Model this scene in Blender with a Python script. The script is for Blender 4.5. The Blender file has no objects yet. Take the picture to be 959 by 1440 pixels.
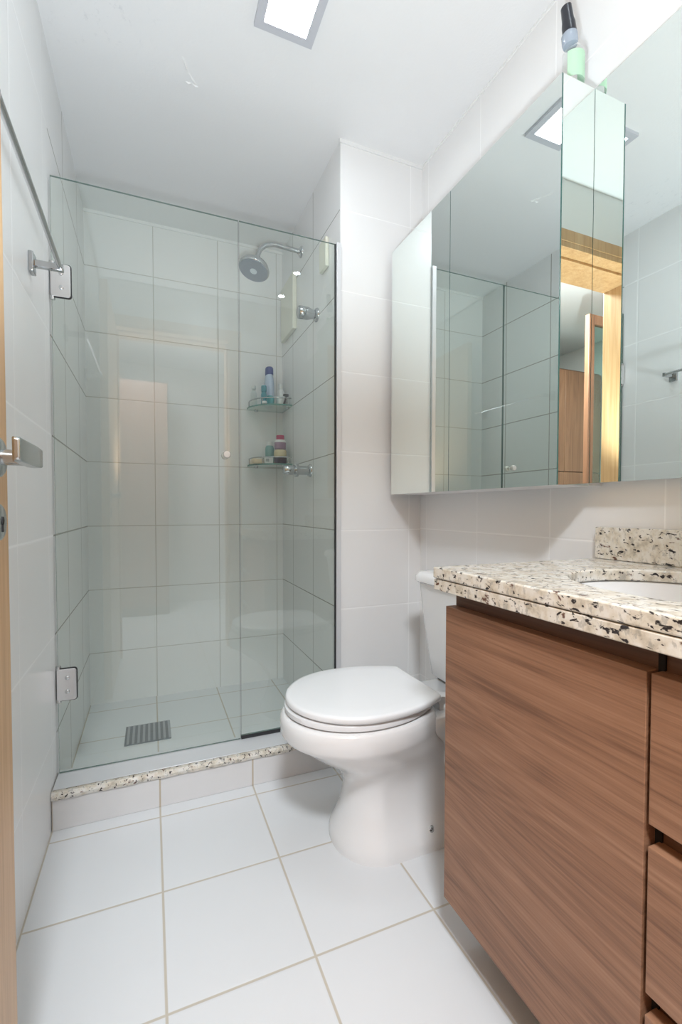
import bpy, bmesh, math, random
from mathutils import Vector, Matrix

S = bpy.context.scene
COL = S.collection
random.seed(4)

# ------------------------------------------------------------------ camera
CAMZ = 0.96
yaw, pitch, roll, fpx = 0.4088, 0.0282, 0.0018, 660.6
F = Vector((math.sin(yaw) * math.cos(pitch), math.cos(yaw) * math.cos(pitch), -math.sin(pitch)))
R0 = Vector((math.cos(yaw), -math.sin(yaw), 0))
U0 = R0.cross(F)
R = R0 * math.cos(roll) + U0 * math.sin(roll)
U = -R0 * math.sin(roll) + U0 * math.cos(roll)
cd = bpy.data.cameras.new('camera')
cam = bpy.data.objects.new('camera', cd)
COL.objects.link(cam)
cam.matrix_world = Matrix(((R.x, U.x, -F.x, 0), (R.y, U.y, -F.y, 0), (R.z, U.z, -F.z, CAMZ), (0, 0, 0, 1)))
cd.sensor_fit = 'VERTICAL'
cd.sensor_height = 36
cd.sensor_width = 24
cd.lens = fpx * 36 / 1440
cd.shift_x = -(498.28 - 479.5) / 1440
cd.shift_y = (734.9 - 720) / 1440
cd.clip_start = 0.01
S.camera = cam

# ------------------------------------------------------------------ light
w = bpy.data.worlds.new('world')
S.world = w
w.use_nodes = True
w.node_tree.nodes['Background'].inputs[0].default_value = (1.0, 0.98, 0.96, 1)
w.node_tree.nodes['Background'].inputs[1].default_value = 0.35
S.view_settings.view_transform = 'Standard'
S.view_settings.look = 'None'
S.view_settings.gamma = 1
S.view_settings.use_curve_mapping = False
S.view_settings.exposure = 1.7
S.cycles.use_denoising = True
S.cycles.max_bounces = 14
S.cycles.glossy_bounces = 8
S.cycles.transparent_max_bounces = 16
S.cycles.sample_clamp_indirect = 6

PANEL_E = 16       # emission of the square ceiling panel
SPOT_E = 24        # emission of the small round downlights
FLASH_W = 22       # the photographer's flash, bounced off the ceiling
HALL_W = 19        # added fill light in the hall, out of view


def lamp(name, kind, loc, rot, energy, **kw):
    ld = bpy.data.lights.new(name, kind)
    ld.energy = energy
    for k, v in kw.items():
        setattr(ld, k, v)
    o = bpy.data.objects.new(name, ld)
    COL.objects.link(o)
    o.location = loc
    o.rotation_euler = rot
    return o


lamp('bounced_flash', 'SPOT', (0.10, 0.20, 1.00), (math.radians(169), 0, 0), FLASH_W,
     spot_size=math.radians(140), spot_blend=0.6, shadow_soft_size=0.04, color=(0.84, 0.93, 1.0))
lamp('hall_fill', 'AREA', (-0.1, -0.55, 2.37), (0, 0, 0), HALL_W, shape='DISK', size=0.35, color=(0.88, 0.94, 1.0))  # unseen source, added to brighten the lower room through the doorway


# ------------------------------------------------------------------ materials
def new_mat(name):
    m = bpy.data.materials.new(name)
    m.use_nodes = True
    nt = m.node_tree
    b = nt.nodes['Principled BSDF']
    return m, nt, b


def simple(name, col, rough=0.4, metal=0.0, spec=0.5, trans=0.0, coat=0.0, noise=0.0, scale=30):
    m, nt, b = new_mat(name)
    b.inputs['Base Color'].default_value = (*col, 1)
    b.inputs['Roughness'].default_value = rough
    b.inputs['Metallic'].default_value = metal
    b.inputs['Specular IOR Level'].default_value = spec
    b.inputs['Transmission Weight'].default_value = trans
    b.inputs['Coat Weight'].default_value = coat
    if noise:
        n = nt.nodes.new('ShaderNodeTexNoise')
        n.inputs['Scale'].default_value = scale
        n.inputs['Detail'].default_value = 4
        g = nt.nodes.new('ShaderNodeNewGeometry')
        nt.links.new(g.outputs['Position'], n.inputs['Vector'])
        bp = nt.nodes.new('ShaderNodeBump')
        bp.inputs['Strength'].default_value = noise
        bp.inputs['Distance'].default_value = 0.004
        nt.links.new(n.outputs['Fac'], bp.inputs['Height'])
        nt.links.new(bp.outputs['Normal'], b.inputs['Normal'])
    return m


class G:
    """tiny node-graph helper"""
    def __init__(s, nt): s.nt = nt
    def math(s, op, a, b=None, c=None):
        n = s.nt.nodes.new('ShaderNodeMath'); n.operation = op
        for i, v in enumerate((a, b, c)):
            if v is None: continue
            if isinstance(v, (int, float)): n.inputs[i].default_value = v
            else: s.nt.links.new(v, n.inputs[i])
        return n.outputs[0]
    def mix(s, f, a, b):
        n = s.nt.nodes.new('ShaderNodeMix'); n.data_type = 'RGBA'
        for i, v in ((0, f), (6, a), (7, b)):
            if isinstance(v, (int, float)): n.inputs[i].default_value = v
            elif isinstance(v, tuple): n.inputs[i].default_value = (*v, 1)
            else: s.nt.links.new(v, n.inputs[i])
        return n.outputs[2]
    def noise(s, vec, scale, detail=3, rough=0.5, dist=0.0):
        n = s.nt.nodes.new('ShaderNodeTexNoise')
        n.inputs['Scale'].default_value = scale; n.inputs['Detail'].default_value = detail
        n.inputs['Roughness'].default_value = rough; n.inputs['Distortion'].default_value = dist
        s.nt.links.new(vec, n.inputs['Vector']); return n.outputs['Fac']
    def ramp(s, f, stops):
        n = s.nt.nodes.new('ShaderNodeValToRGB'); e = n.color_ramp.elements
        while len(e) < len(stops): e.new(0.5)
        for i, (p, c) in enumerate(stops):
            e[i].position = p; e[i].color = (*c, 1)
        s.nt.links.new(f, n.inputs[0]); return n.outputs[0]
    def pos(s):
        return s.nt.nodes.new('ShaderNodeNewGeometry').outputs['Position']
    def mapping(s, vec, scale, rot=(0, 0, 0)):
        n = s.nt.nodes.new('ShaderNodeMapping'); n.inputs['Scale'].default_value = scale
        n.inputs['Rotation'].default_value = rot
        s.nt.links.new(vec, n.inputs['Vector']); return n.outputs[0]
    def bump(s, h, strength, dist):
        n = s.nt.nodes.new('ShaderNodeBump'); n.inputs['Strength'].default_value = strength
        n.inputs['Distance'].default_value = dist; s.nt.links.new(h, n.inputs['Height']); return n.outputs[0]


def tiles(name, col, grout, ox, px, oy, py, oz, pz, gap=0.0035, rough=0.28, shower_y=None, dirty=None):
    """ceramic tiles; (offset, pitch) of the joints along x, y and z"""
    m, nt, b = new_mat(name)
    g = G(nt)
    geo = nt.nodes.new('ShaderNodeNewGeometry')
    sp = nt.nodes.new('ShaderNodeSeparateXYZ'); nt.links.new(geo.outputs['Position'], sp.inputs[0])
    sn = nt.nodes.new('ShaderNodeSeparateXYZ'); nt.links.new(geo.outputs['True Normal'], sn.inputs[0])

    def dist(c, o, p):
        t = g.math('DIVIDE', g.math('SUBTRACT', c, o), p)
        fr = g.math('SUBTRACT', g.math('FRACT', g.math('ADD', t, 0.5)), 0.5)
        return g.math('MULTIPLY', g.math('ABSOLUTE', fr), p)
    dx, dy, dz = dist(sp.outputs[0], ox, px), dist(sp.outputs[1], oy, py), dist(sp.outputs[2], oz, pz)
    big = lambda c: g.math('MULTIPLY', g.math('GREATER_THAN', g.math('ABSOLUTE', c), 0.6), 9.0)
    d = g.math('MINIMUM', g.math('MINIMUM', g.math('ADD', dx, big(sn.outputs[0])), g.math('ADD', dy, big(sn.outputs[1]))),
               g.math('ADD', dz, big(sn.outputs[2])))
    mr = nt.nodes.new('ShaderNodeMapRange'); mr.interpolation_type = 'SMOOTHSTEP'
    nt.links.new(d, mr.inputs[0])
    mr.inputs[1].default_value = gap * 0.35; mr.inputs[2].default_value = gap * 0.75
    mask = mr.outputs[0]
    gc = grout
    if dirty:
        gc = g.mix(g.math('GREATER_THAN', sp.outputs[1], shower_y), grout, dirty)
    n1 = g.noise(geo.outputs['Position'], 3.0, 3)
    c1 = g.mix(n1, tuple(v * 0.97 for v in col), tuple(min(1, v * 1.02) for v in col))
    nt.links.new(g.mix(mask, gc, c1), b.inputs['Base Color'])
    rr = g.math('SUBTRACT', 0.7, g.math('MULTIPLY', mask, 0.7 - rough))
    nt.links.new(rr, b.inputs['Roughness'])
    mr2 = nt.nodes.new('ShaderNodeMapRange'); mr2.interpolation_type = 'SMOOTHSTEP'
    nt.links.new(d, mr2.inputs[0]); mr2.inputs[1].default_value = 0; mr2.inputs[2].default_value = gap * 1.6
    n2 = g.noise(geo.outputs['Position'], 9.0, 2)
    h = g.math('ADD', mr2.outputs[0], g.math('MULTIPLY', n2, 0.5))
    nt.links.new(g.bump(h, 0.35, 0.0015), b.inputs['Normal'])
    return m


ROW0, ROWP = 0.8763, 0.3113
WT = (0.855, 0.853, 0.848)
GR = (0.95, 0.95, 0.945)
DIRTY = (0.36, 0.35, 0.31)
M = {}
M['wall_left'] = tiles('white_tile_left', WT, GR, 0.02, 0.3125, 1.644, 0.357, ROW0, ROWP, gap=0.0048, shower_y=1.72, dirty=DIRTY)
M['wall_back'] = tiles('white_tile_shower', WT, GR, 0.022, 0.3135, 2.05, 0.33, ROW0, ROWP, shower_y=1.72, dirty=(0.58, 0.57, 0.53))
M['wall_part'] = tiles('white_tile_partition', WT, GR, 0.994, 0.42, 2.052, 0.33, ROW0, ROWP, shower_y=1.725, dirty=DIRTY)
M['wall_right'] = tiles('white_tile_right', WT, GR, 0.994, 0.327, 1.67, 0.3285, ROW0 + 0.003, ROWP)
M['floor'] = tiles('white_floor_tile', (0.76, 0.77, 0.78), (0.56, 0.51, 0.43), 0.0187, 0.2975, 0.934, 0.3122, 0.5, 9, gap=0.0048, rough=0.33)
M['curb'] = tiles('white_curb_tile', (0.78, 0.77, 0.765), (0.55, 0.47, 0.36), 0.0187, 0.2975, 9, 50, 9, 50, gap=0.0045)
def ceiling_mat():
    m = simple('ceiling_paint', (0.84, 0.84, 0.84), 0.85, noise=0.12, scale=120)
    nt = m.node_tree; g = G(nt); b = nt.nodes['Principled BSDF']; p = g.pos()
    n = nt.nodes.new('ShaderNodeVectorMath'); n.operation = 'DISTANCE'
    n.inputs[1].default_value = (-0.17, 1.52, 2.384); nt.links.new(p, n.inputs[0])
    near = g.ramp(n.outputs['Value'], [(0.03, (1, 1, 1)), (0.26, (0, 0, 0))])
    spk = g.ramp(g.noise(g.mapping(p, (1.0, 0.6, 1.0)), 42, 5, 0.7), [(0.58, (0, 0, 0)), (0.70, (1, 1, 1))])
    nt.links.new(g.mix(g.math('MULTIPLY', g.math('MULTIPLY', near, spk), 0.45), (0.84, 0.84, 0.84), (0.50, 0.51, 0.54)), b.inputs['Base Color'])
    return m


M['ceiling'] = ceiling_mat()
M['white_paint'] = simple('white_plaster', (0.86, 0.86, 0.85), 0.6, noise=0.05)
M['hall_paint'] = simple('hall_paint', (0.72, 0.70, 0.68), 0.8, noise=0.05)
M['ceramic'] = simple('white_ceramic', (0.86, 0.86, 0.86), 0.12, coat=0.4, noise=0.01, scale=4)
M['seat_plastic'] = simple('white_seat_plastic', (0.84, 0.85, 0.86), 0.25, noise=0.01, scale=6)
M['chrome'] = simple('chrome', (0.50, 0.52, 0.54), 0.09, 1.0, noise=0.01)
M['brushed'] = simple('brushed_steel', (0.62, 0.63, 0.64), 0.26, 1.0, noise=0.03, scale=200)
M['lever'] = simple('satin_nickel', (0.55, 0.57, 0.57), 0.22, 1.0, noise=0.02, scale=150)
M['hinge_plate'] = simple('polished_hinge_steel', (0.80, 0.80, 0.81), 0.16, 1.0, noise=0.01)
M['aluminium'] = simple('white_aluminium', (0.74, 0.75, 0.77), 0.35, 0.3, noise=0.02, scale=90)
M['dark'] = simple('dark_rubber', (0.02, 0.02, 0.022), 0.5, noise=0.05)
M['gap'] = simple('dark_joint', (0.012, 0.009, 0.008), 0.9, noise=0.02)
M['mirror_edge'] = simple('mirror_edge_green', (0.05, 0.14, 0.13), 0.2, noise=0.02)
M['carcass_white'] = simple('white_melamine', (0.82, 0.81, 0.80), 0.4, noise=0.02)
M['beige_plastic'] = simple('cream_plastic', (0.80, 0.79, 0.68), 0.35, noise=0.02)


def mirror_mat():
    m, nt, b = new_mat('mirror_silver')
    b.inputs['Base Color'].default_value = (0.85, 0.905, 0.88, 1)
    b.inputs['Metallic'].default_value = 1
    b.inputs['Roughness'].default_value = 0.0
    g = G(nt)
    nt.links.new(g.bump(g.noise(g.pos(), 2.2, 1), 0.02, 0.01), b.inputs['Normal'])
    return m


M['mirror'] = mirror_mat()


def glass_mat(name, tint, refl=1.0):
    """clear pane: tinted see-through plus the mirror reflection of its front face"""
    m = bpy.data.materials.new(name); m.use_nodes = True
    nt = m.node_tree; nt.nodes.clear(); g = G(nt)
    out = nt.nodes.new('ShaderNodeOutputMaterial')
    tr = nt.nodes.new('ShaderNodeBsdfTransparent'); tr.inputs[0].default_value = (*tint, 1)
    gl = nt.nodes.new('ShaderNodeBsdfGlossy'); gl.inputs['Roughness'].default_value = 0.0
    gl.inputs[0].default_value = (1, 1, 1, 1)
    fr = nt.nodes.new('ShaderNodeFresnel'); fr.inputs[0].default_value = 1.5
    geo = nt.nodes.new('ShaderNodeNewGeometry')
    front = g.math('SUBTRACT', 1.0, geo.outputs['Backfacing'])
    f = g.math('MINIMUM', g.math('MULTIPLY', g.math('MULTIPLY', fr.outputs[0], 2.0 * refl), front), 0.95)
    mx = nt.nodes.new('ShaderNodeMixShader')
    nt.links.new(f, mx.inputs[0]); nt.links.new(tr.outputs[0], mx.inputs[1]); nt.links.new(gl.outputs[0], mx.inputs[2])
    nt.links.new(mx.outputs[0], out.inputs[0])
    return m


M['glass'] = glass_mat('shower_glass', (0.960, 0.984, 0.966))
M['glass_edge'] = simple('glass_edge_green', (0.10, 0.17, 0.15), 0.15, noise=0.01)
M['shelf_glass'] = glass_mat('shelf_glass', (0.72, 0.87, 0.82))
M['bottle_glass'] = glass_mat('clear_bottle_plastic', (0.93, 0.95, 0.94))


def emit(name, col, strength):
    m = bpy.data.materials.new(name); m.use_nodes = True
    nt = m.node_tree; nt.nodes.clear()
    out = nt.nodes.new('ShaderNodeOutputMaterial'); e = nt.nodes.new('ShaderNodeEmission')
    e.inputs[0].default_value = (*col, 1); e.inputs[1].default_value = strength
    nt.links.new(e.outputs[0], out.inputs[0])
    return m


M['panel_glow'] = emit('led_panel_glow', (0.84, 0.935, 1.0), PANEL_E)
M['spot_glow'] = emit('downlight_glow', (0.84, 0.935, 1.0), SPOT_E)


def granite():
    m, nt, b = new_mat('speckled_granite')
    g = G(nt); p = g.pos()
    q = g.mapping(p, (1.0, 1.0, 1.0), (0.5, 0.3, 0.6))
    base = g.ramp(g.noise(q, 38, 4, 0.6), [(0.30, (0.50, 0.44, 0.35)), (0.45, (0.70, 0.64, 0.54)), (0.60, (0.80, 0.77, 0.71))])
    gr = g.ramp(g.noise(g.mapping(p, (1, 1.5, 1), (0.2, 0.8, 0.1)), 70, 3, 0.6), [(0.56, (0, 0, 0)), (0.64, (1, 1, 1))])
    c = g.mix(g.math('MULTIPLY', gr, 0.55), base, (0.34, 0.32, 0.29))
    s = g.mapping(p, (1.0, 0.55, 1.0), (0.7, 0.2, 0.5))
    dk = g.ramp(g.noise(s, 115, 3, 0.55, 0.4), [(0.595, (0, 0, 0)), (0.64, (1, 1, 1))])
    c = g.mix(dk, c, (0.035, 0.028, 0.028))
    br = g.ramp(g.noise(g.mapping(p, (1, 0.7, 1.2), (0.1, 0.5, 0.9)), 60, 3, 0.5, 0.3), [(0.65, (0, 0, 0)), (0.70, (1, 1, 1))])
    c = g.mix(br, c, (0.16, 0.085, 0.06))
    nt.links.new(c, b.inputs['Base Color'])
    b.inputs['Roughness'].default_value = 0.1
    return m


M['granite'] = granite()


def wood(name, dark, mid, light, axis='y', rough=0.42, seed=0.0, fine=1.0):
    m, nt, b = new_mat(name)
    g = G(nt); p = g.pos()
    k = {'y': (6.0, 1.0, 9.0), 'z': (9.0, 9.0, 0.8), 'x': (1.0, 6, 9.0)}[axis]
    q = g.mapping(p, k)
    n = nt.nodes.new('ShaderNodeVectorMath'); n.operation = 'ADD'
    n.inputs[1].default_value = (seed, seed * 2.1, seed * 0.7); nt.links.new(q, n.inputs[0]); q = n.outputs[0]
    warp = g.noise(q, 1.1, 2, 0.5, 0.6)
    rings = g.math('FRACT', g.math('MULTIPLY', warp, 9.0))
    rings = g.math('ABSOLUTE', g.math('SUBTRACT', g.math('MULTIPLY', rings, 2.0), 1.0))
    kf = {'y': (90, 4.0, 200), 'z': (160, 160, 3.0), 'x': (4, 90, 200)}[axis]
    f1 = g.noise(g.mapping(p, kf), 1.0 * fine, 4, 0.65)
    ks = {'y': (20, 1.2, 46), 'z': (36, 36, 1.0), 'x': (1.2, 20, 46)}[axis]
    f2 = g.noise(g.mapping(p, ks), 1.0, 3, 0.6)
    v = g.math('ADD', g.math('ADD', g.math('MULTIPLY', rings, 0.09), g.math('MULTIPLY', f1, 0.52)), g.math('MULTIPLY', f2, 0.45))
    c = g.ramp(v, [(0.36, dark), (0.54, mid), (0.74, light)])
    nt.links.new(c, b.inputs['Base Color'])
    b.inputs['Roughness'].default_value = rough
    nt.links.new(g.bump(f1, 0.06, 0.002), b.inputs['Normal'])
    return m


M['walnut'] = wood('walnut_laminate', (0.17, 0.080, 0.043), (0.30, 0.150, 0.084), (0.41, 0.225, 0.135))
M['walnut_dark'] = wood('walnut_carcass', (0.085, 0.040, 0.022), (0.15, 0.072, 0.040), (0.20, 0.105, 0.06))
M['honey'] = wood('honey_wood', (0.47, 0.27, 0.12), (0.60, 0.37, 0.18), (0.70, 0.47, 0.26), 'z', 0.35)
M['hall_wood'] = wood('hall_wardrobe_wood', (0.20, 0.09, 0.05), (0.30, 0.14, 0.075), (0.37, 0.19, 0.11), 'z', 0.4)


# ------------------------------------------------------------------ geometry helpers
def world_loc(o):
    v = Vector((0, 0, 0))
    while o:
        v += o.location
        o = o.parent
    return v


def obj(name, bm, mat, parent=None, smooth=False, bevel=0.0, seg=2, angle=35, subsurf=0):
    """link a bmesh built in world coordinates as ONE mesh object"""
    bmesh.ops.recalc_face_normals(bm, faces=bm.faces[:])
    zs = [v.co for v in bm.verts]
    lo = Vector([min(c[i] for c in zs) for i in range(3)])
    hi = Vector([max(c[i] for c in zs) for i in range(3)])
    org = (lo + hi) / 2
    if parent is None:
        org.z = lo.z
    for v in bm.verts:
        v.co -= org
    me = bpy.data.meshes.new(name)
    bm.to_mesh(me)
    bm.free()
    o = bpy.data.objects.new(name, me)
    COL.objects.link(o)
    for mm in (mat if isinstance(mat, (list, tuple)) else [mat]):
        me.materials.append(mm)
    o.location = org - (world_loc(parent) if parent else Vector((0, 0, 0)))
    if parent:
        o.parent = parent
    if bevel:
        md = o.modifiers.new('bevel', 'BEVEL'); md.width = bevel; md.segments = seg
        md.limit_method = 'ANGLE'; md.angle_limit = math.radians(angle); md.harden_normals = False
    if subsurf:
        md = o.modifiers.new('sub', 'SUBSURF'); md.levels = subsurf; md.render_levels = subsurf
    if smooth or bevel:
        for p in me.polygons:
            p.use_smooth = True
        if not subsurf:
            try:
                me.set_sharp_from_angle(angle=math.radians(50 if smooth else angle + 1))
            except Exception:
                pass
    return o


def empty(name, loc):
    o = bpy.data.objects.new(name, None)
    COL.objects.link(o)
    o.location = loc
    o.empty_display_size = 0.05
    return o


def tag(o, label=None, cat=None, group=None, kind=None):
    if label: o['label'] = label
    if cat: o['category'] = cat
    if group: o['group'] = group
    if kind: o['kind'] = kind
    return o


def struct(name, bm, mat, label=None, parent=None, **k):
    o = obj(name, bm, mat, parent, **k)
    if parent is None:
        tag(o, label, None, None, 'structure')
        o['category'] = name.split('_')[0]
    return o


def BM(): return bmesh.new()


def box(bm, x0, x1, y0, y1, z0, z1, mi=0, fn=None):
    vs = [bm.verts.new(Vector((x, y, z)) if fn is None else fn(Vector((x, y, z)))) for x in (x0, x1) for y in (y0, y1) for z in (z0, z1)]
    fs = [(0, 1, 3, 2), (4, 6, 7, 5), (0, 4, 5, 1), (2, 3, 7, 6), (0, 2, 6, 4), (1, 5, 7, 3)]
    out = []
    for f in fs:
        fc = bm.faces.new([vs[i] for i in f]); fc.material_index = mi; out.append(fc)
    return out


def frame_of(axis):
    a = Vector(axis).normalized()
    t = Vector((0, 0, 1)) if abs(a.z) < 0.9 else Vector((1, 0, 0))
    u = a.cross(t).normalized()
    return a, u, a.cross(u)


def lathe(bm, prof, base, axis=(0, 0, 1), seg=32, sx=1.0, sy=1.0, mi=0):
    """prof: (radius, distance along axis)"""
    a, u, v = frame_of(axis)
    base = Vector(base)
    rings = []
    for r, h in prof:
        if r < 1e-6:
            rings.append([bm.verts.new(base + a * h)])
        else:
            rings.append([bm.verts.new(base + a * h + (u * math.cos(2 * math.pi * i / seg) * sx + v * math.sin(2 * math.pi * i / seg) * sy) * r) for i in range(seg)])
    for r0, r1 in zip(rings, rings[1:]):
        for i in range(seg):
            j = (i + 1) % seg
            if len(r0) == 1 and len(r1) == 1: continue
            if len(r0) == 1: f = bm.faces.new((r0[0], r1[i], r1[j]))
            elif len(r1) == 1: f = bm.faces.new((r0[i], r0[j], r1[0]))
            else: f = bm.faces.new((r0[i], r0[j], r1[j], r1[i]))
            f.material_index = mi
    for rg in (rings[0], rings[-1]):
        if len(rg) > 1:
            bm.faces.new(rg).material_index = mi
    return bm


def tube(bm, pts, r, seg=14, caps=True):
    pts = [Vector(p) for p in pts]
    rings = []
    prev = None
    for i, p in enumerate(pts):
        d = (pts[min(i + 1, len(pts) - 1)] - pts[max(i - 1, 0)]).normalized()
        if prev is None:
            a, u, v = frame_of(d)
        else:
            u = (prev - d * prev.dot(d)).normalized(); v = d.cross(u)
        prev = u
        rr = r[i] if isinstance(r, (list, tuple)) else r
        rings.append([bm.verts.new(p + (u * math.cos(2 * math.pi * k / seg) + v * math.sin(2 * math.pi * k / seg)) * rr) for k in range(seg)])
    for r0, r1 in zip(rings, rings[1:]):
        for i in range(seg):
            j = (i + 1) % seg
            bm.faces.new((r0[i], r0[j], r1[j], r1[i]))
    if caps:
        bm.faces.new(rings[0]); bm.faces.new(rings[-1])
    return bm


def loft(bm, rings, cap0=True, cap1=True):
    vr = [[bm.verts.new(Vector(p)) for p in rg] for rg in rings]
    for r0, r1 in zip(vr, vr[1:]):
        n = len(r0)
        for i in range(n):
            j = (i + 1) % n
            bm.faces.new((r0[i], r0[j], r1[j], r1[i]))
    if cap0: bm.faces.new(vr[0])
    if cap1: bm.faces.new(vr[-1])
    return vr


def rrect(x0, x1, y0, y1, r, z, n=6):
    out = []
    for cx, cy, a0 in ((x1 - r, y1 - r, 0), (x0 + r, y1 - r, 90), (x0 + r, y0 + r, 180), (x1 - r, y0 + r, 270)):
        for i in range(n + 1):
            a = math.radians(a0 + 90 * i / n)
            out.append((cx + r * math.cos(a), cy + r * math.sin(a), z))
    return out


# ------------------------------------------------------------------ room shell
XL, XR, XS = -0.28, 1.05, 0.6835      # left wall, right wall, right wall of the shower
YN, YB, ZC = 1.719, 2.592, 2.384      # face of the partition, back wall, ceiling
YE0, YE1 = -0.075, 0.145                 # entrance wall (hall side, room side)
GY = 1.72                             # shower glass
HX0, HX1, HY0 = -1.5, 1.6, -1.7       # hall

bm = BM(); box(bm, XL - 0.1, XR + 0.1, YE0, YB + 0.1, -0.1, 0)
struct('floor', bm, M['floor'], 'white square floor tiles with beige joints')
bm = BM(); box(bm, HX0 - 0.1, HX1 + 0.1, HY0 - 0.1, YE0, -0.1, 0)
struct('floor_hall', bm, M['floor'], 'tiled floor of the hall outside the doorway')
bm = BM(); box(bm, XL - 0.1, XR + 0.1, YE0, YB + 0.1, ZC, ZC + 0.1)
ceiling = struct('ceiling', bm, M['ceiling'], 'white painted bathroom ceiling')
bm = BM(); box(bm, HX0 - 0.1, HX1 + 0.1, HY0 - 0.1, YE0, ZC, ZC + 0.1)
struct('ceiling_hall', bm, M['ceiling'], 'ceiling of the hall outside the doorway')
bm = BM(); box(bm, XL - 0.1, XL, YE1, YB, 0, ZC)
struct('wall_left', bm, M['wall_left'], 'white tiled wall on the left')
bm = BM(); box(bm, XL - 0.1, XR + 0.1, YB, YB + 0.1, 0, ZC)
struct('wall_back', bm, M['wall_back'], 'white tiled wall at the back of the shower')
bm = BM(); box(bm, XR, XR + 0.1, YE1, YN + 0.02, 0, ZC)
struct('wall_right', bm, M['wall_right'], 'white tiled wall behind the toilet and mirrors')
bm = BM(); box(bm, XS, XR + 0.1, YN, YB, 0, ZC)
struct('wall_partition', bm, M['wall_part'], 'white tiled partition between shower and toilet')
# entrance wall with the doorway the camera looks through
OX0, OX1, OZ = -0.212, 0.52, 2.115
bm = BM()
box(bm, HX0, OX0, YE0, YE1, 0, ZC); box(bm, OX1, HX1, YE0, YE1, 0, ZC); box(bm, OX0, OX1, YE0, YE1, OZ, ZC)
struct('wall_entrance', bm, M['white_paint'], 'wall with the doorway')
bm = BM(); box(bm, HX0 - 0.1, HX0, HY0, YE1, 0, ZC)
struct('wall_hall_left', bm, M['hall_paint'], 'side wall of the hall')
bm = BM(); box(bm, HX1, HX1 + 0.1, HY0, YE1, 0, ZC)
struct('wall_hall_right', bm, M['hall_paint'], 'other side wall of the hall')
bm = BM(); box(bm, HX0 - 0.1, HX1 + 0.1, HY0 - 0.1, HY0, 0, ZC)
struct('wall_hall_back', bm, M['hall_paint'], 'end wall of the hall')

# door lining and casing, honey wood
bm = BM()
t = 0.025
box(bm, OX0, OX0 + t, YE0 - 0.012, YE1 + 0.012, 0, OZ); box(bm, OX1 - t, OX1, YE0 - 0.012, YE1 + 0.012, 0, OZ)
box(bm, OX0 + t, OX1 - t, YE0 - 0.012, YE1 + 0.012, OZ - t, OZ)
for y0, y1 in ((YE1, YE1 + 0.014), (YE0 - 0.014, YE0)):
    box(bm, OX0 - 0.05, OX0 + 0.001, y0, y1, 0, OZ + 0.05); box(bm, OX1, OX1 + 0.055, y0, y1, 0, OZ + 0.05)
    box(bm, OX0, OX1, y0, y1, OZ, OZ + 0.05)
box(bm, OX0 + t, OX1 - t, YE1 - 0.085, YE1 - 0.05, OZ - t - 0.012, OZ - t)
box(bm, OX0 + t, OX0 + t + 0.012, YE1 - 0.085, YE1 - 0.05, 0, OZ - t - 0.012)
box(bm, OX1 - t - 0.012, OX1 - t, YE1 - 0.085, YE1 - 0.05, 0, OZ - t - 0.012)
struct('trim_1', bm, M['honey'], 'honey wood lining and casing of the doorway', bevel=0.002)

# plaster beads along the ceiling
bm = BM(); box(bm, XS - 0.004, XR, YN - 0.006, YN, ZC - 0.014, ZC)
struct('trim_2', bm, M['white_paint'], 'thin plaster bead above the partition')
bm = BM(); box(bm, XL, XS, YB - 0.006, YB, ZC - 0.014, ZC)
struct('trim_3', bm, M['white_paint'], 'thin plaster bead above the shower back wall')
bm = BM(); box(bm, XR - 0.004, XR, YE1, YN - 0.006, ZC - 0.008, ZC)
struct('trim_4', bm, M['white_paint'], 'thin plaster bead above the right wall')

# peeling paint on the ceiling: two raised flakes
bm = BM()
def flake(pts, wd):
    for (x0, y0), (x1, y1) in zip(pts, pts[1:]):
        d = Vector((x1 - x0, y1 - y0, 0)).normalized(); n = Vector((-d.y, d.x, 0)) * wd
        a, b = Vector((x0, y0, ZC)), Vector((x1, y1, ZC))
        v = [bm.verts.new(p) for p in (a - n, b - n, b + n, a + n, (a + b) / 2 + Vector((0, 0, -0.004)))]
        for i in range(4):
            bm.faces.new((v[i], v[(i + 1) % 4], v[4]))
        bm.faces.new(v[:4])
flake([(0.105, 1.61), (0.125, 1.66), (0.155, 1.70)], 0.003)
flake([(0.118, 1.70), (0.14, 1.70), (0.162, 1.705)], 0.0035)
struct('paint_flake', bm, M['white_paint'], parent=ceiling)

# door leaf, swung open flat against the left wall
H0 = Vector((-0.186, 0.165, 0)); E0 = Vector((-0.186, 0.808, 0))
dd = (E0 - H0).normalized(); dn = Vector((dd.y, -dd.x, 0))       # dn points into the room
LEN = (E0 - H0).length
def onleaf(v): return H0 + dd * v.y + dn * v.x + Vector((0, 0, v.z))
bm = BM(); box(bm, -0.035, 0, 0, LEN, 0.008, 2.085, fn=onleaf)
door = struct('door_1', bm, M['honey'], 'honey wood door swung open against the left wall', bevel=0.0015)
hz = 1.028
rb = BM(); lathe(rb, [(0.026, 0), (0.026, 0.004), (0.022, 0.007), (0, 0.007)], onleaf(Vector((0.0, LEN - 0.05, hz))), dn, 28)
obj('handle_rosette', rb, M['lever'], door, True)
kb = BM(); lathe(kb, [(0.024, 0), (0.024, 0.003), (0.021, 0.005), (0, 0.005)], onleaf(Vector((0.0, LEN - 0.05, 0.942))), dn, 28)
kp = obj('keyhole_plate', kb, M['lever'], door, True)
kk = BM(); lathe(kk, [(0.0055, 0.0045), (0.0055, 0.0062), (0, 0.0062)], onleaf(Vector((0.0, LEN - 0.05, 0.944))), dn, 16)
box(kk, 0.0045, 0.0062, LEN - 0.052, LEN - 0.048, 0.929, 0.944, fn=onleaf)
obj('keyhole', kk, M['dark'], kp)
hb = BM()
y1 = LEN - 0.052
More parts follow.
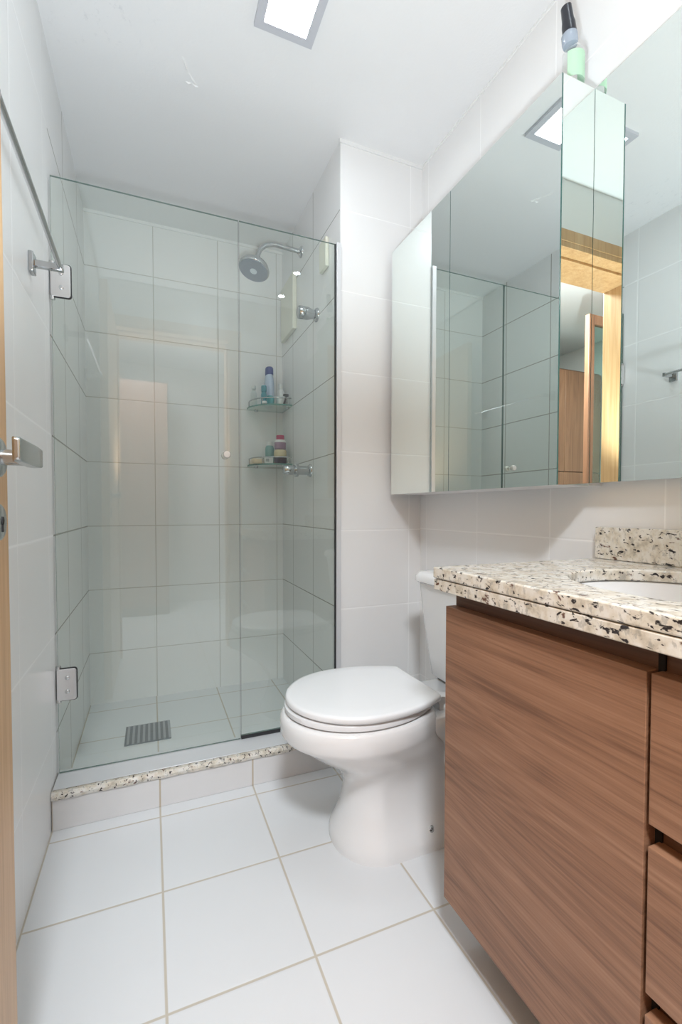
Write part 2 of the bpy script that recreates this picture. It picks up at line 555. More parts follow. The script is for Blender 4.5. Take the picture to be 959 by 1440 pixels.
tube(hb, [onleaf(Vector((0.005, y1, hz))), onleaf(Vector((0.02, y1, hz))), onleaf(Vector((0.046, y1, hz)))], 0.0105, 20)
prof = []
for i, (yy, z0, z1, x0, x1) in enumerate([(y1 + 0.018, -.009, .011, .041, .047), (y1 + 0.014, -.0125, .0145, .038, .0495), (y1 - 0.02, -.014, .0150, .037, .0505),
                                          (y1 - 0.07, -.014, .0150, .039, .0505), (y1 - 0.108, -.014, .0150, .0415, .0505), (y1 - 0.113, -.012, .0130, .043, .0500)]):
    prof.append([onleaf(Vector((x0, yy, hz + z0))), onleaf(Vector((x1, yy, hz + z0 + .001))), onleaf(Vector((x1, yy, hz + z1 - .001))), onleaf(Vector((x0, yy, hz + z1)))])
loft(hb, prof)
obj('lever_handle', hb, M['lever'], door, bevel=0.002, seg=3)

# ------------------------------------------------------------------ hall furniture (seen through the mirrors)
wr = tag(empty('wardrobe', (-0.75, -1.38, 0)), 'tall brown wood wardrobe in the hall seen in the mirror', 'wardrobe')
bm = BM(); box(bm, -1.48, 0.15, HY0 + 0.005, -1.16, 0.0, 2.10)
obj('body', bm, M['walnut_dark'], wr, bevel=0.002)
for i in range(4):
    x0 = -1.478 + i * 0.407
    bm = BM(); box(bm, x0, x0 + 0.402, -1.159, -1.14, 1.27, 2.085)
    d = obj('door', bm, M['hall_wood'], wr, bevel=0.002)
    bm = BM(); box(bm, x0, x0 + 0.402, -1.159, -1.14, 0.08, 1.264)
    d = obj('door', bm, M['hall_wood'], wr, bevel=0.002)
gd = tag(empty('glazed_door', (-0.93, -0.5, 0.004)), 'brown wood framed glass door standing open in the hall, seen in the mirror', 'door')
gx0, gx1, gy, gz = -1.30, -0.555, -0.5, 2.20
for nm, a in (('stile', (gx0, gx0 + 0.05, 0.004, gz)), ('stile', (gx1 - 0.05, gx1, 0.004, gz)), ('rail', (gx0 + 0.05, gx1 - 0.05, gz - 0.06, gz)),
              ('rail', (gx0 + 0.05, gx1 - 0.05, 0.004, 0.12))):
    bm = BM(); box(bm, a[0], a[1], gy - 0.017, gy + 0.017, a[2], a[3])
    obj(nm, bm, M['hall_wood'], gd, bevel=0.003)
bm = BM(); box(bm, gx0 + 0.05, gx1 - 0.05, gy - 0.003, gy + 0.003, 0.12, gz - 0.06)
obj('pane', bm, M['shelf_glass'], gd)

# ------------------------------------------------------------------ ceiling lights
cl = tag(empty('ceiling_light', (0.378, 1.328, ZC - 0.012)), 'square flush LED panel in the bathroom ceiling, brightly lit', 'light')
lx0, lx1, ly0, ly1 = 0.290, 0.466, 1.240, 1.416
bm = BM(); e = 0.025
for a in ((lx0, lx1, ly0, ly0 + e), (lx0, lx1, ly1 - e, ly1), (lx0, lx0 + e, ly0 + e, ly1 - e), (lx1 - e, lx1, ly0 + e, ly1 - e)):
    box(bm, a[0], a[1], a[2], a[3], ZC - 0.012, ZC)
obj('frame', bm, simple('grey_light_frame', (0.55, 0.56, 0.60), 0.5, noise=0.02), cl)
bm = BM(); box(bm, lx0 + e, lx1 - e, ly0 + e, ly1 - e, ZC - 0.009, ZC - 0.001)
obj('diffuser', bm, M['panel_glow'], cl)
for k, (x, y, lab) in enumerate(((0.818, 0.67, 'small round ceiling downlight over the vanity, nearer the mirror cabinet'),
                                 (0.81, 0.335, 'small round ceiling downlight over the vanity, nearer the doorway'))):
    dl = tag(empty('downlight', (x, y, ZC - 0.01)), lab, 'light', 'round downlights over the vanity')
    bm = BM(); lathe(bm, [(0.030, 0), (0.042, 0), (0.042, 0.006), (0.038, 0.0095), (0.030, 0.0095)], (x, y, ZC), (0, 0, -1), 32)
    obj('ring', bm, M['white_paint'], dl, True)
    bm = BM(); lathe(bm, [(0, 0.002), (0.029, 0.002), (0.029, 0.007), (0.02, 0.0095), (0, 0.0105)], (x, y, ZC), (0, 0, -1), 28)
    obj('lamp', bm, M['spot_glow'], dl, True)

# ------------------------------------------------------------------ shower curb, sill, track, glass
bm = BM(); box(bm, XL + 0.001, XS, 1.613, 1.742, 0, 0.096)
cb = obj('shower_curb', bm, M['curb'], None, bevel=0.0015)
tag(cb, 'low white tiled curb in front of the shower', 'curb', kind='structure')
bm = BM()
n = 60
top, bot = [], []
xs = [XL + 0.001 + (XS - XL - 0.002) * i / n for i in range(n + 1)]
rings = []
for x in xs:
    j = random.uniform(-0.0025, 0.0015)
    rings.append([(x, 1.606 + j, 0.0965), (x, 1.603 + j, 0.107), (x, 1.609 + j * 0.4, 0.1175), (x, 1.742, 0.1125), (x, 1.742, 0.0965)])
loft(bm, rings)
sl = obj('shower_sill', bm, M['granite'], None)
tag(sl, 'narrow granite sill slab on top of the shower curb', 'sill')
bm = BM(); box(bm, XL + 0.003, XS - 0.003, 1.622, 1.740, 0.1180, 0.1205)
tr = obj('shower_track', bm, M['aluminium'], None, bevel=0.0015)
tag(tr, 'pale grey aluminium threshold strip under the shower glass', 'threshold')

def pane(name, x0, x1, z0, z1, parent, th=0.008):
    bm = BM()
    fs = box(bm, x0, x1, GY - th / 2, GY + th / 2, z0, z1)
    for f in fs:
        f.normal_update()
        f.material_index = 0 if abs(f.normal.y) > 0.5 else 1
    return obj(name, bm, [M['glass'], M['glass_edge']], parent)

XSEAM = 0.2945
sd = tag(empty('shower_door', (0, GY, 0.13)), 'clear hinged glass shower door on the left with small round knob', 'shower door')
pane('glass_pane', XL + 0.006, XSEAM - 0.0015, 0.1215, 1.981, sd)
for z in (1.664, 0.405):
    bm = BM()
    loft(bm, [[(p[0], GY - 0.0045, p[1]) for p in [(q[0], q[1]) for q in rrect(XL + 0.004, XL + 0.058, z - 0.05, z + 0.05, 0.008, 0)]],
              [(p[0], GY - 0.0125, p[1]) for p in [(q[0], q[1]) for q in rrect(XL + 0.004, XL + 0.058, z - 0.05, z + 0.05, 0.008, 0)]]])
    hg = obj('hinge', bm, M['hinge_plate'], sd, bevel=0.0015)
    bm = BM()
    loft(bm, [[(q[0], GY - 0.0042, q[1]) for q in rrect(XL + 0.002, XL + 0.0605, z - 0.0525, z + 0.0525, 0.009, 0)],
              [(q[0], GY - 0.0075, q[1]) for q in rrect(XL + 0.002, XL + 0.0605, z - 0.0525, z + 0.0525, 0.009, 0)]])
    obj('gasket', bm, M['dark'], hg)
    bm = BM(); tube(bm, [(XL + 0.008, GY - 0.002, z - 0.058), (XL + 0.008, GY - 0.002, z + 0.058)], 0.0075, 14)
    obj('pivot', bm, M['brushed'], hg, True)
    for q in (-0.022, 0.022):
        bm = BM(); lathe(bm, [(0.0065, 0), (0.0065, 0.002), (0.005, 0.0035), (0, 0.0035)], (XL + 0.033, GY - 0.0125, z + q), (0, -1, 0), 18)
        obj('screw', bm, M['brushed'], hg, True)
bm = BM()
for sgn in (-1, 1):
    lathe(bm, [(0.006, 0), (0.006, 0.008), (0.0125, 0.011), (0.0135, 0.02), (0.011, 0.026), (0, 0.027)], (0.247, GY + sgn * 0.004, 1.152), (0, sgn, 0), 24)
obj('knob', bm, simple('ivory_knob', (0.80, 0.76, 0.72), 0.2, 0.3, noise=0.01), sd, True)

sp = tag(empty('glass_screen', (0.48, GY, 0.13)), 'narrow fixed glass shower panel beside the partition', 'shower screen')
pane('glass_pane', XSEAM + 0.0015, 0.664, 0.134, 1.981, sp)
bm = BM(); box(bm, XSEAM + 0.001, 0.656, GY - 0.006, GY + 0.006, 0.1210, 0.1335)
obj('bottom_seal', bm, M['dark'], sp)
bm = BM(); box(bm, 0.6605, 0.6645, GY - 0.0055, GY + 0.0055, 0.121, 1.981)
obj('side_seal', bm, M['dark'], sp)
bm = BM(); box(bm, 0.665, XS - 0.0005, GY - 0.013, GY + 0.014, 0.121, 1.985)
obj('wall_channel', bm, M['aluminium'], sp, bevel=0.001)

# floor drain
fd = tag(empty('floor_drain', (-0.02, 2.17, 0)), 'rectangular metal drain grate in the shower floor', 'drain')
bm = BM()
box(bm, -0.108, 0.070, 2.085, 2.265, 0.0, 0.003)
obj('drain_well', bm, simple('drain_grey', (0.20, 0.22, 0.23), 0.5, 0.4, noise=0.02), fd)
bm = BM()
for i in range(9):
    x = -0.10 + i * 0.02
    box(bm, x, x + 0.009, 2.09, 2.26, 0.003, 0.006)
obj('grate', bm, simple('drain_slats', (0.42, 0.44, 0.46), 0.4, 0.6, noise=0.02), fd)

# ------------------------------------------------------------------ shower fittings
sh = tag(empty('overhead_shower', (XS, 2.229, 2.05)), 'chrome shower head on a curved arm from the shower wall', 'shower head')
bm = BM(); lathe(bm, [(0.027, 0), (0.027, 0.004), (0.022, 0.009), (0.013, 0.012), (0.012, 0.02), (0, 0.02)], (XS, 2.229, 2.208), (-1, 0, 0), 28)
obj('wall_flange', bm, M['chrome'], sh, True)
pts = [Vector((XS - 0.01, 2.229, 2.208))]
for i in range(6): pts.append(Vector((XS - 0.03 - 0.02 * i, 2.229, 2.209 + 0.001 * i)))
for i in range(1, 10):
    a = math.radians(9.5 * i)
    pts.append(Vector((XS - 0.13 - 0.085 * math.sin(a), 2.229, 2.213 - 0.085 * (1 - math.cos(a)))))
bm = BM(); tube(bm, pts, 0.0105, 18)
obj('arm', bm, M['chrome'], sh, True)
hax = Vector((-0.30, -0.22, -1)).normalized()
hb0 = pts[-1] - hax * 0.004
bm = BM(); lathe(bm, [(0, 0), (0.013, 0), (0.016, 0.012), (0.020, 0.022), (0.045, 0.036), (0.064, 0.050), (0.071, 0.066), (0.071, 0.074), (0.068, 0.078), (0.060, 0.078)], hb0, hax, 40)
obj('head_shell', bm, M['chrome'], sh, True)
bm = BM(); lathe(bm, [(0.066, 0.074), (0.066, 0.080), (0.03, 0.0815), (0.0, 0.0815)], hb0, hax, 36)
fp = obj('spray_face', bm, simple('grey_spray_face', (0.30, 0.34, 0.40), 0.35, 0.3, noise=0.02), sh, True)
bm = BM(); lathe(bm, [(0.016, 0.081), (0.016, 0.084), (0.010, 0.0855), (0, 0.0855)], hb0, hax, 20)
obj('centre_cap', bm, simple('pale_cap', (0.7, 0.75, 0.8), 0.3, noise=0.01), fp, True)

def valve(y, z, length, label, split=False):
    v = tag(empty('shower_valve', (XS, y, z)), label, 'valve', 'chrome valves on the shower wall')
    bm = BM(); lathe(bm, [(0.030, 0), (0.030, 0.005), (0.024, 0.012), (0.016, 0.014), (0.016, 0.03), (0, 0.03)], (XS, y, z), (-1, 0, 0), 28)
    obj('wall_flange', bm, M['chrome'], v, True)
    if not split:
        bm = BM(); lathe(bm, [(0, 0.012), (0.018, 0.012), (0.022, 0.03), (0.027, 0.045), (0.027, length - 0.003), (0.024, length), (0, length)], (XS, y, z), (-1, 0, 0), 28)
        obj('knob', bm, M['chrome'], v, True)
    else:
        bm = BM(); lathe(bm, [(0, 0.012), (0.020, 0.012), (0.021, 0.062), (0, 0.062)], (XS, y, z), (-1, 0, 0), 28)
        obj('body', bm, M['chrome'], v, True)
        bm = BM(); lathe(bm, [(0, 0.062), (0.030, 0.062), (0.031, 0.066), (0.031, 0.074), (0.018, 0.078), (0, 0.078)], (XS, y, z), (-1, 0, 0), 28)
        obj('collar', bm, M['chrome'], v, True)
        bm = BM(); lathe(bm, [(0, 0.077), (0.019, 0.077), (0.022, 0.085), (0.022, length - 0.003), (0.019, length), (0, length)], (XS, y, z), (-1, 0, 0), 28)
        obj('knob', bm, M['chrome'], v, True)
valve(1.995, 1.818, 0.088, 'upper chrome shower valve below the shower head')
valve(2.092, 1.139, 0.130, 'lower chrome shower valve under the soap shelf', True)

def cover(name, y0, y1, z0, z1, th, mat, label):
    bm = BM(); box(bm, XS - th, XS - 0.0005, y0, y1, z0, z1)
    o = obj(name, bm, mat, None, bevel=0.003)
    tag(o, label, 'electrical box')
    return o
o = cover('junction_box', 1.845, 1.925, 1.962, 2.082, 0.016, M['beige_plastic'], 'small cream plastic box on the shower wall near the top of the glass')
o = cover('access_panel', 2.31, 2.545, 1.870, 2.150, 0.022, M['beige_plastic'], 'larger cream box on the shower wall beside the upper valve')

# corner shelves
def shelf(z, label, r=0.198):
    s = tag(empty('corner_shelf', (XS - 0.07, YB - 0.07, z)), label, 'shelf', 'glass corner shelves in the shower')
    bm = BM()
    n = 20
    def ring(rr, zz):
        out = [(XS - 0.001, YB - 0.001, zz)]
        for i in range(n + 1):
            a = math.pi / 2 * i / n
            rad = rr * (1 + 0.08 * math.sin(2 * a))
            out.append((XS - 0.001 - rad * math.cos(a), YB - 0.001 - rad * math.sin(a), zz))
        return out
    loft(bm, [ring(r, z - 0.008), ring(r, z)])
    for f in bm.faces:
        f.normal_update(); f.material_index = 0 if abs(f.normal.z) > 0.5 else 1
    obj('glass_plate', bm, [M['shelf_glass'], simple('shelf_edge', (0.10, 0.26, 0.23), 0.2, noise=0.01)], s)
    pts = [(XS - 0.003, YB - 0.003 - (r - 0.012), z + 0.034)]
    arc = []
    for i in range(n + 1):
        a = math.pi / 2 * i / n
        rad = (r - 0.012) * (1 + 0.08 * math.sin(2 * a))
        arc.append((XS - 0.003 - rad * math.cos(a), YB - 0.003 - rad * math.sin(a), z + 0.034))
    bm = BM(); tube(bm, arc, 0.0032, 10)
    for i in (1, n // 2, n - 1):
        tube(bm, [Vector(arc[i]), Vector((arc[i][0], arc[i][1], z))], 0.0028, 8)
    obj('guard_rail', bm, M['chrome'], s, True)
    for x, y in ((XS - 0.15, YB - 0.012), (XS - 0.012, YB - 0.15)):
        bm = BM(); lathe(bm, [(0.009, -0.014), (0.009, -0.008)], (x, y, z), (0, 0, 1), 14)
        obj('bracket', bm, M['chrome'], s, True)
SZ1, SZ2 = 1.505, 1.198
shelf(SZ1, 'upper glass corner shelf holding shampoo bottles')
shelf(SZ2, 'lower glass corner shelf holding soap and jars')

def bottle(name, x, y, z, label, cat, parts, group=None):
    """parts: (part name, profile, material, sx, sy)"""
    b = tag(empty(name, (x, y, z)), label, cat, group)
    for pn, prof, mat, sx, sy in parts:
        bm = BM(); lathe(bm, prof, (x, y, z + 0.0008), (0, 0, 1), 28, sx, sy)
        obj(pn, bm, mat, b, True)
    return b
def P(name, col, rough=0.3): return simple(name, col, rough, noise=0.01)
pale = P('pale_blue_plastic', (0.52, 0.62, 0.78)); navy = P('navy_plastic', (0.03, 0.06, 0.25)); teal = P('teal_plastic', (0.03, 0.26, 0.32))
aqua = P('aqua_plastic', (0.05, 0.42, 0.46)); whiteP = P('white_bottle_plastic', (0.82, 0.83, 0.82)); plum = P('plum_plastic', (0.30, 0.19, 0.27))
red = P('raspberry_plastic', (0.45, 0.04, 0.12)); gold = P('gold_cream_plastic', (0.68, 0.58, 0.36)); aub = P('aubergine_plastic', (0.035, 0.02, 0.045))
soapc = P('beige_soap', (0.70, 0.58, 0.40)); green = P('sea_green_plastic', (0.22, 0.42, 0.40))
bottle('shampoo_bottle', 0.590, 2.515, SZ1, 'tall pale blue shampoo bottle with navy cap on the upper shelf', 'bottle', [
    ('body', [(0.028, 0), (0.031, 0.006), (0.033, 0.06), (0.034, 0.11), (0.030, 0.15), (0.024, 0.172), (0, 0.172)], pale, 1.25, 0.75),
    ('base_label', [(0.0325, 0.005), (0.0345, 0.01), (0.0345, 0.052), (0.0335, 0.055)], aqua, 1.25, 0.75),
    ('brand_patch', [(0.0338, 0.062), (0.0346, 0.064), (0.0349, 0.083), (0.0342, 0.085)], navy, 0.8, 0.77),
    ('cap', [(0.0245, 0.171), (0.0265, 0.173), (0.0265, 0.205), (0.022, 0.212), (0, 0.213)], navy, 1.25, 0.8)])
bottle('gel_bottle', 0.549, 2.462, SZ1, 'short teal bottle in front of the shampoo bottle', 'bottle', [
    ('body', [(0.016, 0), (0.021, 0.004), (0.021, 0.055), (0.014, 0.068), (0, 0.068)], teal, 1, 0.7),
    ('cap', [(0.015, 0.066), (0.0185, 0.068), (0.0185, 0.095), (0.016, 0.099), (0, 0.099)], teal, 1, 0.75)])
bottle('lotion_bottle', 0.651, 2.51, SZ1, 'white rounded bottle on the upper shelf by the wall', 'bottle', [
    ('body', [(0.018, 0), (0.023, 0.005), (0.024, 0.05), (0.020, 0.085), (0.012, 0.10), (0, 0.10)], whiteP, 1, 1),
    ('cap', [(0.011, 0.099), (0.012, 0.101), (0.011, 0.13), (0, 0.132)], whiteP, 1, 1)])
bottle('oil_bottle', 0.512, 2.54, SZ1, 'clear empty bottle at the left of the upper shelf', 'bottle', [
    ('body', [(0.014, 0), (0.018, 0.004), (0.018, 0.07), (0.011, 0.085), (0.011, 0.095), (0, 0.095)], M['bottle_glass'], 1, 1),
    ('cap', [(0.010, 0.094), (0.012, 0.096), (0.012, 0.112), (0, 0.113)], P('clear_cap', (0.72, 0.75, 0.74)), 1, 1)])
bottle('cap_lid', 0.545, 2.428, SZ1, 'small loose white cap at the front of the upper shelf', 'cap', [
    ('body', [(0.012, 0), (0.0135, 0.002), (0.0125, 0.010), (0.009, 0.012), (0, 0.012)], whiteP, 1.2, 1)])
rz = tag(empty('razor', (0.660, 2.455, SZ1)), 'black razor at the right end of the upper shelf', 'razor')
bm = BM(); tube(bm, [(0.655, 2.47, SZ1 + 0.008), (0.660, 2.455, SZ1 + 0.03), (0.664, 2.44, SZ1 + 0.055)], [0.006, 0.005, 0.0045], 12)
obj('handle', bm, M['dark'], rz, True)
bm = BM(); box(bm, 0.646, 0.674, 2.430, 2.442, SZ1 + 0.05, SZ1 + 0.062)
obj('blade_head', bm, M['dark'], rz, bevel=0.002)

bm = BM(); loft(bm, [rrect(0.487, 0.545, 2.452, 2.53, 0.014, SZ2 + 0.001), rrect(0.484, 0.548, 2.449, 2.533, 0.016, SZ2 + 0.012), rrect(0.489, 0.543, 2.454, 2.528, 0.014, SZ2 + 0.026)])
tag(obj('soap_bar', bm, soapc, None, True), 'beige soap bar on the lower shelf', 'soap')
bx = BM(); box(bx, 0.549, 0.596, 2.455, 2.505, SZ2 + 0.001, SZ2 + 0.040)
so = tag(empty('soap_box', (0.573, 2.47, SZ2)), 'white and grey carton between soap and dark jar on the lower shelf', 'box')
obj('carton', bx, whiteP, so, bevel=0.002)
bx = BM(); box(bx, 0.556, 0.574, 2.4542, 2.4549, SZ2 + 0.012, SZ2 + 0.028)
obj('print', bx, P('grey_print', (0.38, 0.40, 0.40)), so)
bottle('jar', 0.632, 2.448, SZ2, 'round jar with dark base and gold lid on the lower shelf', 'jar', [
    ('base', [(0.030, 0), (0.034, 0.003), (0.034, 0.036), (0, 0.036)], aub, 1, 1),
    ('lid', [(0.031, 0.0365), (0.034, 0.039), (0.033, 0.066), (0.029, 0.074), (0, 0.075)], gold, 1, 1)])
bottle('cream_pot', 0.632, 2.448, SZ2 + 0.0765, 'plum pot with white collar and raspberry cap on top of the gold lidded jar', 'jar', [
    ('base', [(0.026, 0), (0.030, 0.003), (0.031, 0.036), (0, 0.036)], plum, 1, 1),
    ('collar', [(0.029, 0.036), (0.030, 0.038), (0.028, 0.050), (0, 0.050)], whiteP, 1, 1),
    ('cap', [(0.021, 0.050), (0.022, 0.052), (0.021, 0.074), (0, 0.075)], red, 1, 1)])
bottle('tub', 0.596, 2.535, SZ2, 'sea green bottle with white cap behind the stacked jars', 'bottle', [
    ('body', [(0.020, 0), (0.024, 0.004), (0.024, 0.09), (0.018, 0.105), (0, 0.105)], green, 1, 1),
    ('cap', [(0.016, 0.104), (0.017, 0.106), (0.016, 0.126), (0, 0.128)], whiteP, 1, 1)])

# ------------------------------------------------------------------ towel bar
tb = tag(empty('towel_bar', (XL, 1.15, 1.58)), 'chrome towel bar on the left wall', 'towel bar')
bx_, bz = -0.212, 1.592
bm = BM(); tube(bm, [(bx_, 0.86, bz + 0.008), (bx_, 1.15, bz + 0.006), (bx_, 1.455, bz)], 0.0062, 16)
obj('bar', bm, M['brushed'], tb, True)
for y in (1.455, 0.885):
    bm = BM(); box(bm, XL + 0.0005, XL + 0.012, y - 0.018, y + 0.018, bz - 0.026, bz + 0.024)
    pl = obj('wall_plate', bm, M['chrome'], tb, bevel=0.002)
    bm = BM(); box(bm, XL + 0.010, bx_ + 0.008, y - 0.007, y + 0.007, bz - 0.010, bz + 0.008)
    obj('arm', bm, M['chrome'], tb, bevel=0.002)

# ------------------------------------------------------------------ mirror cabinet and mirror
XF, CY0, CY1, CZ0, CZ1 = 0.890, 0.840, 1.682, 1.020, 1.980
XM = 0.998
mc = tag(empty('mirror_cabinet', (0.95, 1.26, CZ0)), 'mirror fronted wall cabinet above the toilet', 'cabinet')
bm = BM(); box(bm, XF + 0.019, XR - 0.0005, CY0 + 0.0045, CY1, CZ0, CZ1 - 0.002)
obj('body', bm, M['carcass_white'], mc, bevel=0.001)
def mirror_plate(name, parent, x0, x1, y0, y1, z0, z1, face):
    bm = BM(); fs = box(bm, x0, x1, y0, y1, z0, z1)
    for f in fs:
        f.normal_update()
        f.material_index = 0 if f.normal.dot(Vector(face)) > 0.5 else 1
    return obj(name, bm, [M['mirror'], M['mirror_edge']], parent)
YS = 1.285
for y0, y1 in ((CY0, YS - 0.0012), (YS + 0.0012, CY1)):
    bm = BM(); box(bm, XF + 0.004, XF + 0.018, y0 + 0.001, y1 - 0.001, CZ0, CZ1 - 0.001)
    d = obj('door', bm, M['carcass_white'], mc)
    mirror_plate('mirror_pane', d, XF, XF + 0.004, y0, y1, CZ0, CZ1, (-1, 0, 0))
mirror_plate('side_mirror', mc, XF + 0.0045, XM - 0.001, CY0, CY0 + 0.004, CZ0, CZ1, (0, -1, 0))

wm = tag(empty('wall_mirror', (XM, 0.5, 1.027)), 'large frameless mirror over the sink, right of the cabinet', 'mirror')
bm = BM(); box(bm, XM + 0.005, XR - 0.0005, 0.26, CY0 + 0.0035, 1.028, 1.978)
obj('backing', bm, M['carcass_white'], wm)
mirror_plate('mirror_pane', wm, XM, XM + 0.005, 0.255, CY0 + 0.0035, 1.026, 1.980, (-1, 0, 0))

# spray bottle on the cabinet
bxp, byp, bzp = 0.960, 0.873, CZ1 - 0.002
sb = tag(empty('spray_bottle', (bxp, byp, bzp)), 'clear spray bottle with pale green label and black top on the mirror cabinet', 'bottle')
bm = BM(); lathe(bm, [(0.022, 0), (0.026, 0.004), (0.026, 0.094), (0.019, 0.107), (0.011, 0.111), (0.011, 0.117), (0, 0.117)], (bxp, byp, bzp + 0.0005), (0, 0, 1), 32)
obj('body', bm, M['bottle_glass'], sb, True)
bm = BM(); n = 22; a0 = math.radians(-165); a1 = math.radians(20)
i0, i1 = [], []
for i in range(n + 1):
    a = a0 + (a1 - a0) * i / n
    for L_, rr in ((i0, 0.0264), (i1, 0.0268)):
        L_.append((bxp + rr * math.cos(a), byp + rr * math.sin(a)))
lo, hi = bzp + 0.026, bzp + 0.088
loft(bm, [[(p[0], p[1], lo) for p in i1] + [(p[0], p[1], lo) for p in reversed(i0)], [(p[0], p[1], hi) for p in i1] + [(p[0], p[1], hi) for p in reversed(i0)]])
obj('label', bm, P('pale_green_label', (0.50, 0.76, 0.55), 0.5), sb)
cz = bzp + 0.114
bm = BM(); lathe(bm, [(0.010, 0), (0.0165, 0.003), (0.0185, 0.012), (0.0185, 0.028), (0.015, 0.032), (0, 0.032)], (bxp - 0.006, byp + 0.003, cz), (-0.12, 0.02, 1), 26)
obj('collar', bm, simple('grey_clear_collar', (0.36, 0.42, 0.50), 0.2, noise=0.01), sb, True)
bm = BM()
cb0 = Vector((bxp - 0.0085, byp + 0.003, cz + 0.029)); ax = Vector((-0.16, 0.05, 1)).normalized()
lathe(bm, [(0, 0), (0.0165, 0), (0.0165, 0.022), (0.0140, 0.034), (0.0130, 0.064), (0, 0.069)], cb0, ax, 22, 1.0, 0.9)
obj('nozzle_cap', bm, simple('black_cap', (0.02, 0.022, 0.03), 0.3, noise=0.01), sb, True)

# ------------------------------------------------------------------ vanity
VY0, VY1 = YE1 + 0.016, 0.838
va = tag(empty('vanity', (0.8, 0.53, 0.117)), 'wall hung walnut vanity cabinet under the granite counter', 'cabinet')
DX0, DX1 = 0.578, 0.597
SEAM = 0.3925
for y0, y1 in ((SEAM + 0.0012, VY1), (VY0, SEAM - 0.0012)):
    bm = BM(); box(bm, 0.603, 0.614, y0, y1, 0.117, 0.786)
    obj('front_frame', bm, M['walnut_dark'], va)
    for ya, yb in ((y0, y0 + 0.015), (y1 - 0.015, y1)):
        bm = BM(); box(bm, 0.614, XR - 0.001, ya, yb, 0.117, 0.66 if abs(ya - SEAM) < 0.03 else 0.786)
        obj('side_panel', bm, M['walnut_dark'], va)
    bm = BM(); box(bm, 0.614, XR - 0.001, y0 + 0.015, y1 - 0.015, 0.117, 0.132)
    obj('bottom_panel', bm, M['walnut_dark'], va)
bm = BM(); box(bm, DX0, DX1 + 0.0055, SEAM + 0.0035, VY1 + 0.002, 0.117, 0.754)
obj('door', bm, M['walnut'], va, bevel=0.0008)
for z0, z1 in ((0.560, 0.754), (0.339, 0.531), (0.117, 0.310)):
    bm = BM(); box(bm, DX0, DX1 + 0.0055, VY0, SEAM - 0.0025, z0, z1)
    obj('drawer_front', bm, M['walnut'], va, bevel=0.0008)
bm = BM(); box(bm, 0.5995, 0.6028, SEAM - 0.006, SEAM + 0.003, 0.13, 0.786)
obj('joint', bm, M['gap'], va)

# granite counter with oval cut-out
SCX, SCY, SA, SB = 0.815, 0.452, 0.180, 0.230
CT, CBt = 0.838, 0.8145
bm = BM()
def slab(z, flip):
    outer = [(0.551, VY0 - 0.012), (XR - 0.001, VY0 - 0.012), (XR - 0.001, 0.85), (0.551, 0.85)]
    ov = [bm.verts.new((x, y, z)) for x, y in outer]
    iv = [bm.verts.new((SCX + SA * math.cos(2 * math.pi * i / 72), SCY + SB * math.sin(2 * math.pi * i / 72), z)) for i in range(72)]
    ed = []
    for L_ in (ov, iv):
        for i in range(len(L_)):
            ed.append(bm.edges.new((L_[i], L_[(i + 1) % len(L_)])))
    bmesh.ops.triangle_fill(bm, use_beauty=True, use_dissolve=False, edges=ed)
    return ov, iv
o1, i1 = slab(CT, 0); o0, i0 = slab(CBt, 1)
for A, B in ((o1, o0), (i1, i0)):
    for i in range(len(A)):
        j = (i + 1) % len(A)
        bm.faces.new((A[i], A[j], B[j], B[i]))
ct = tag(empty('countertop', (0.8, 0.53, 0.79)), 'speckled granite counter with oval sink opening on the vanity', 'countertop')
obj('slab', bm, M['granite'], ct, bevel=0.003, seg=2, angle=60)
bm = BM()
loft(bm, [[(x, y, z) for x, y in ((0.5525, VY0 - 0.012), (0.5525, 0.8485), (XR - 0.001, 0.8485), (XR - 0.001, 0.8405), (0.592, 0.8405), (0.592, VY0 - 0.012))] for z in (0.7895, 0.8130)])
obj('edge_strip', bm, M['granite'], ct, bevel=0.002)
bs = BM(); box(bs, XR - 0.021, XR - 0.0008, VY0 - 0.012, 0.846, CT + 0.0005, 0.917)
obj('backsplash', bs, M['granite'], ct, bevel=0.0015)

bm = BM()
rings = []
for s_, z in ((1.07, CBt - 0.001), (1.03, CBt - 0.001), (1.0, CBt - 0.004), (0.985, 0.79), (0.93, 0.74), (0.78, 0.70), (0.45, 0.682), (0.13, 0.678)):
    rings.append([(SCX + SA * s_ * math.cos(2 * math.pi * i / 64), SCY + SB * s_ * math.sin(2 * math.pi * i / 64), z) for i in range(64)])
back = [(0.13, 0.668), (0.47, 0.672), (0.82, 0.69), (0.98, 0.735), (1.03, 0.79), (1.07, CBt - 0.004)]
for s_, z in back:
    rings.append([(SCX + SA * s_ * math.cos(2 * math.pi * i / 64), SCY + SB * s_ * math.sin(2 * math.pi * i / 64), z) for i in range(64)])
rings.append(rings[0])
loft(bm, rings, False, False)
bmesh.ops.remove_doubles(bm, verts=bm.verts[:], dist=1e-5)
sk = tag(empty('sink', (SCX, SCY, 0.668)), 'white oval ceramic basin set under the granite counter', 'sink')
obj('basin', bm, M['ceramic'], sk, True)
bm = BM(); lathe(bm, [(0.030, 0), (0.030, 0.004), (0.024, 0.006), (0, 0.004)], (SCX, SCY, 0.6755), (0, 0, 1), 28)
obj('drain', bm, M['chrome'], sk, True)

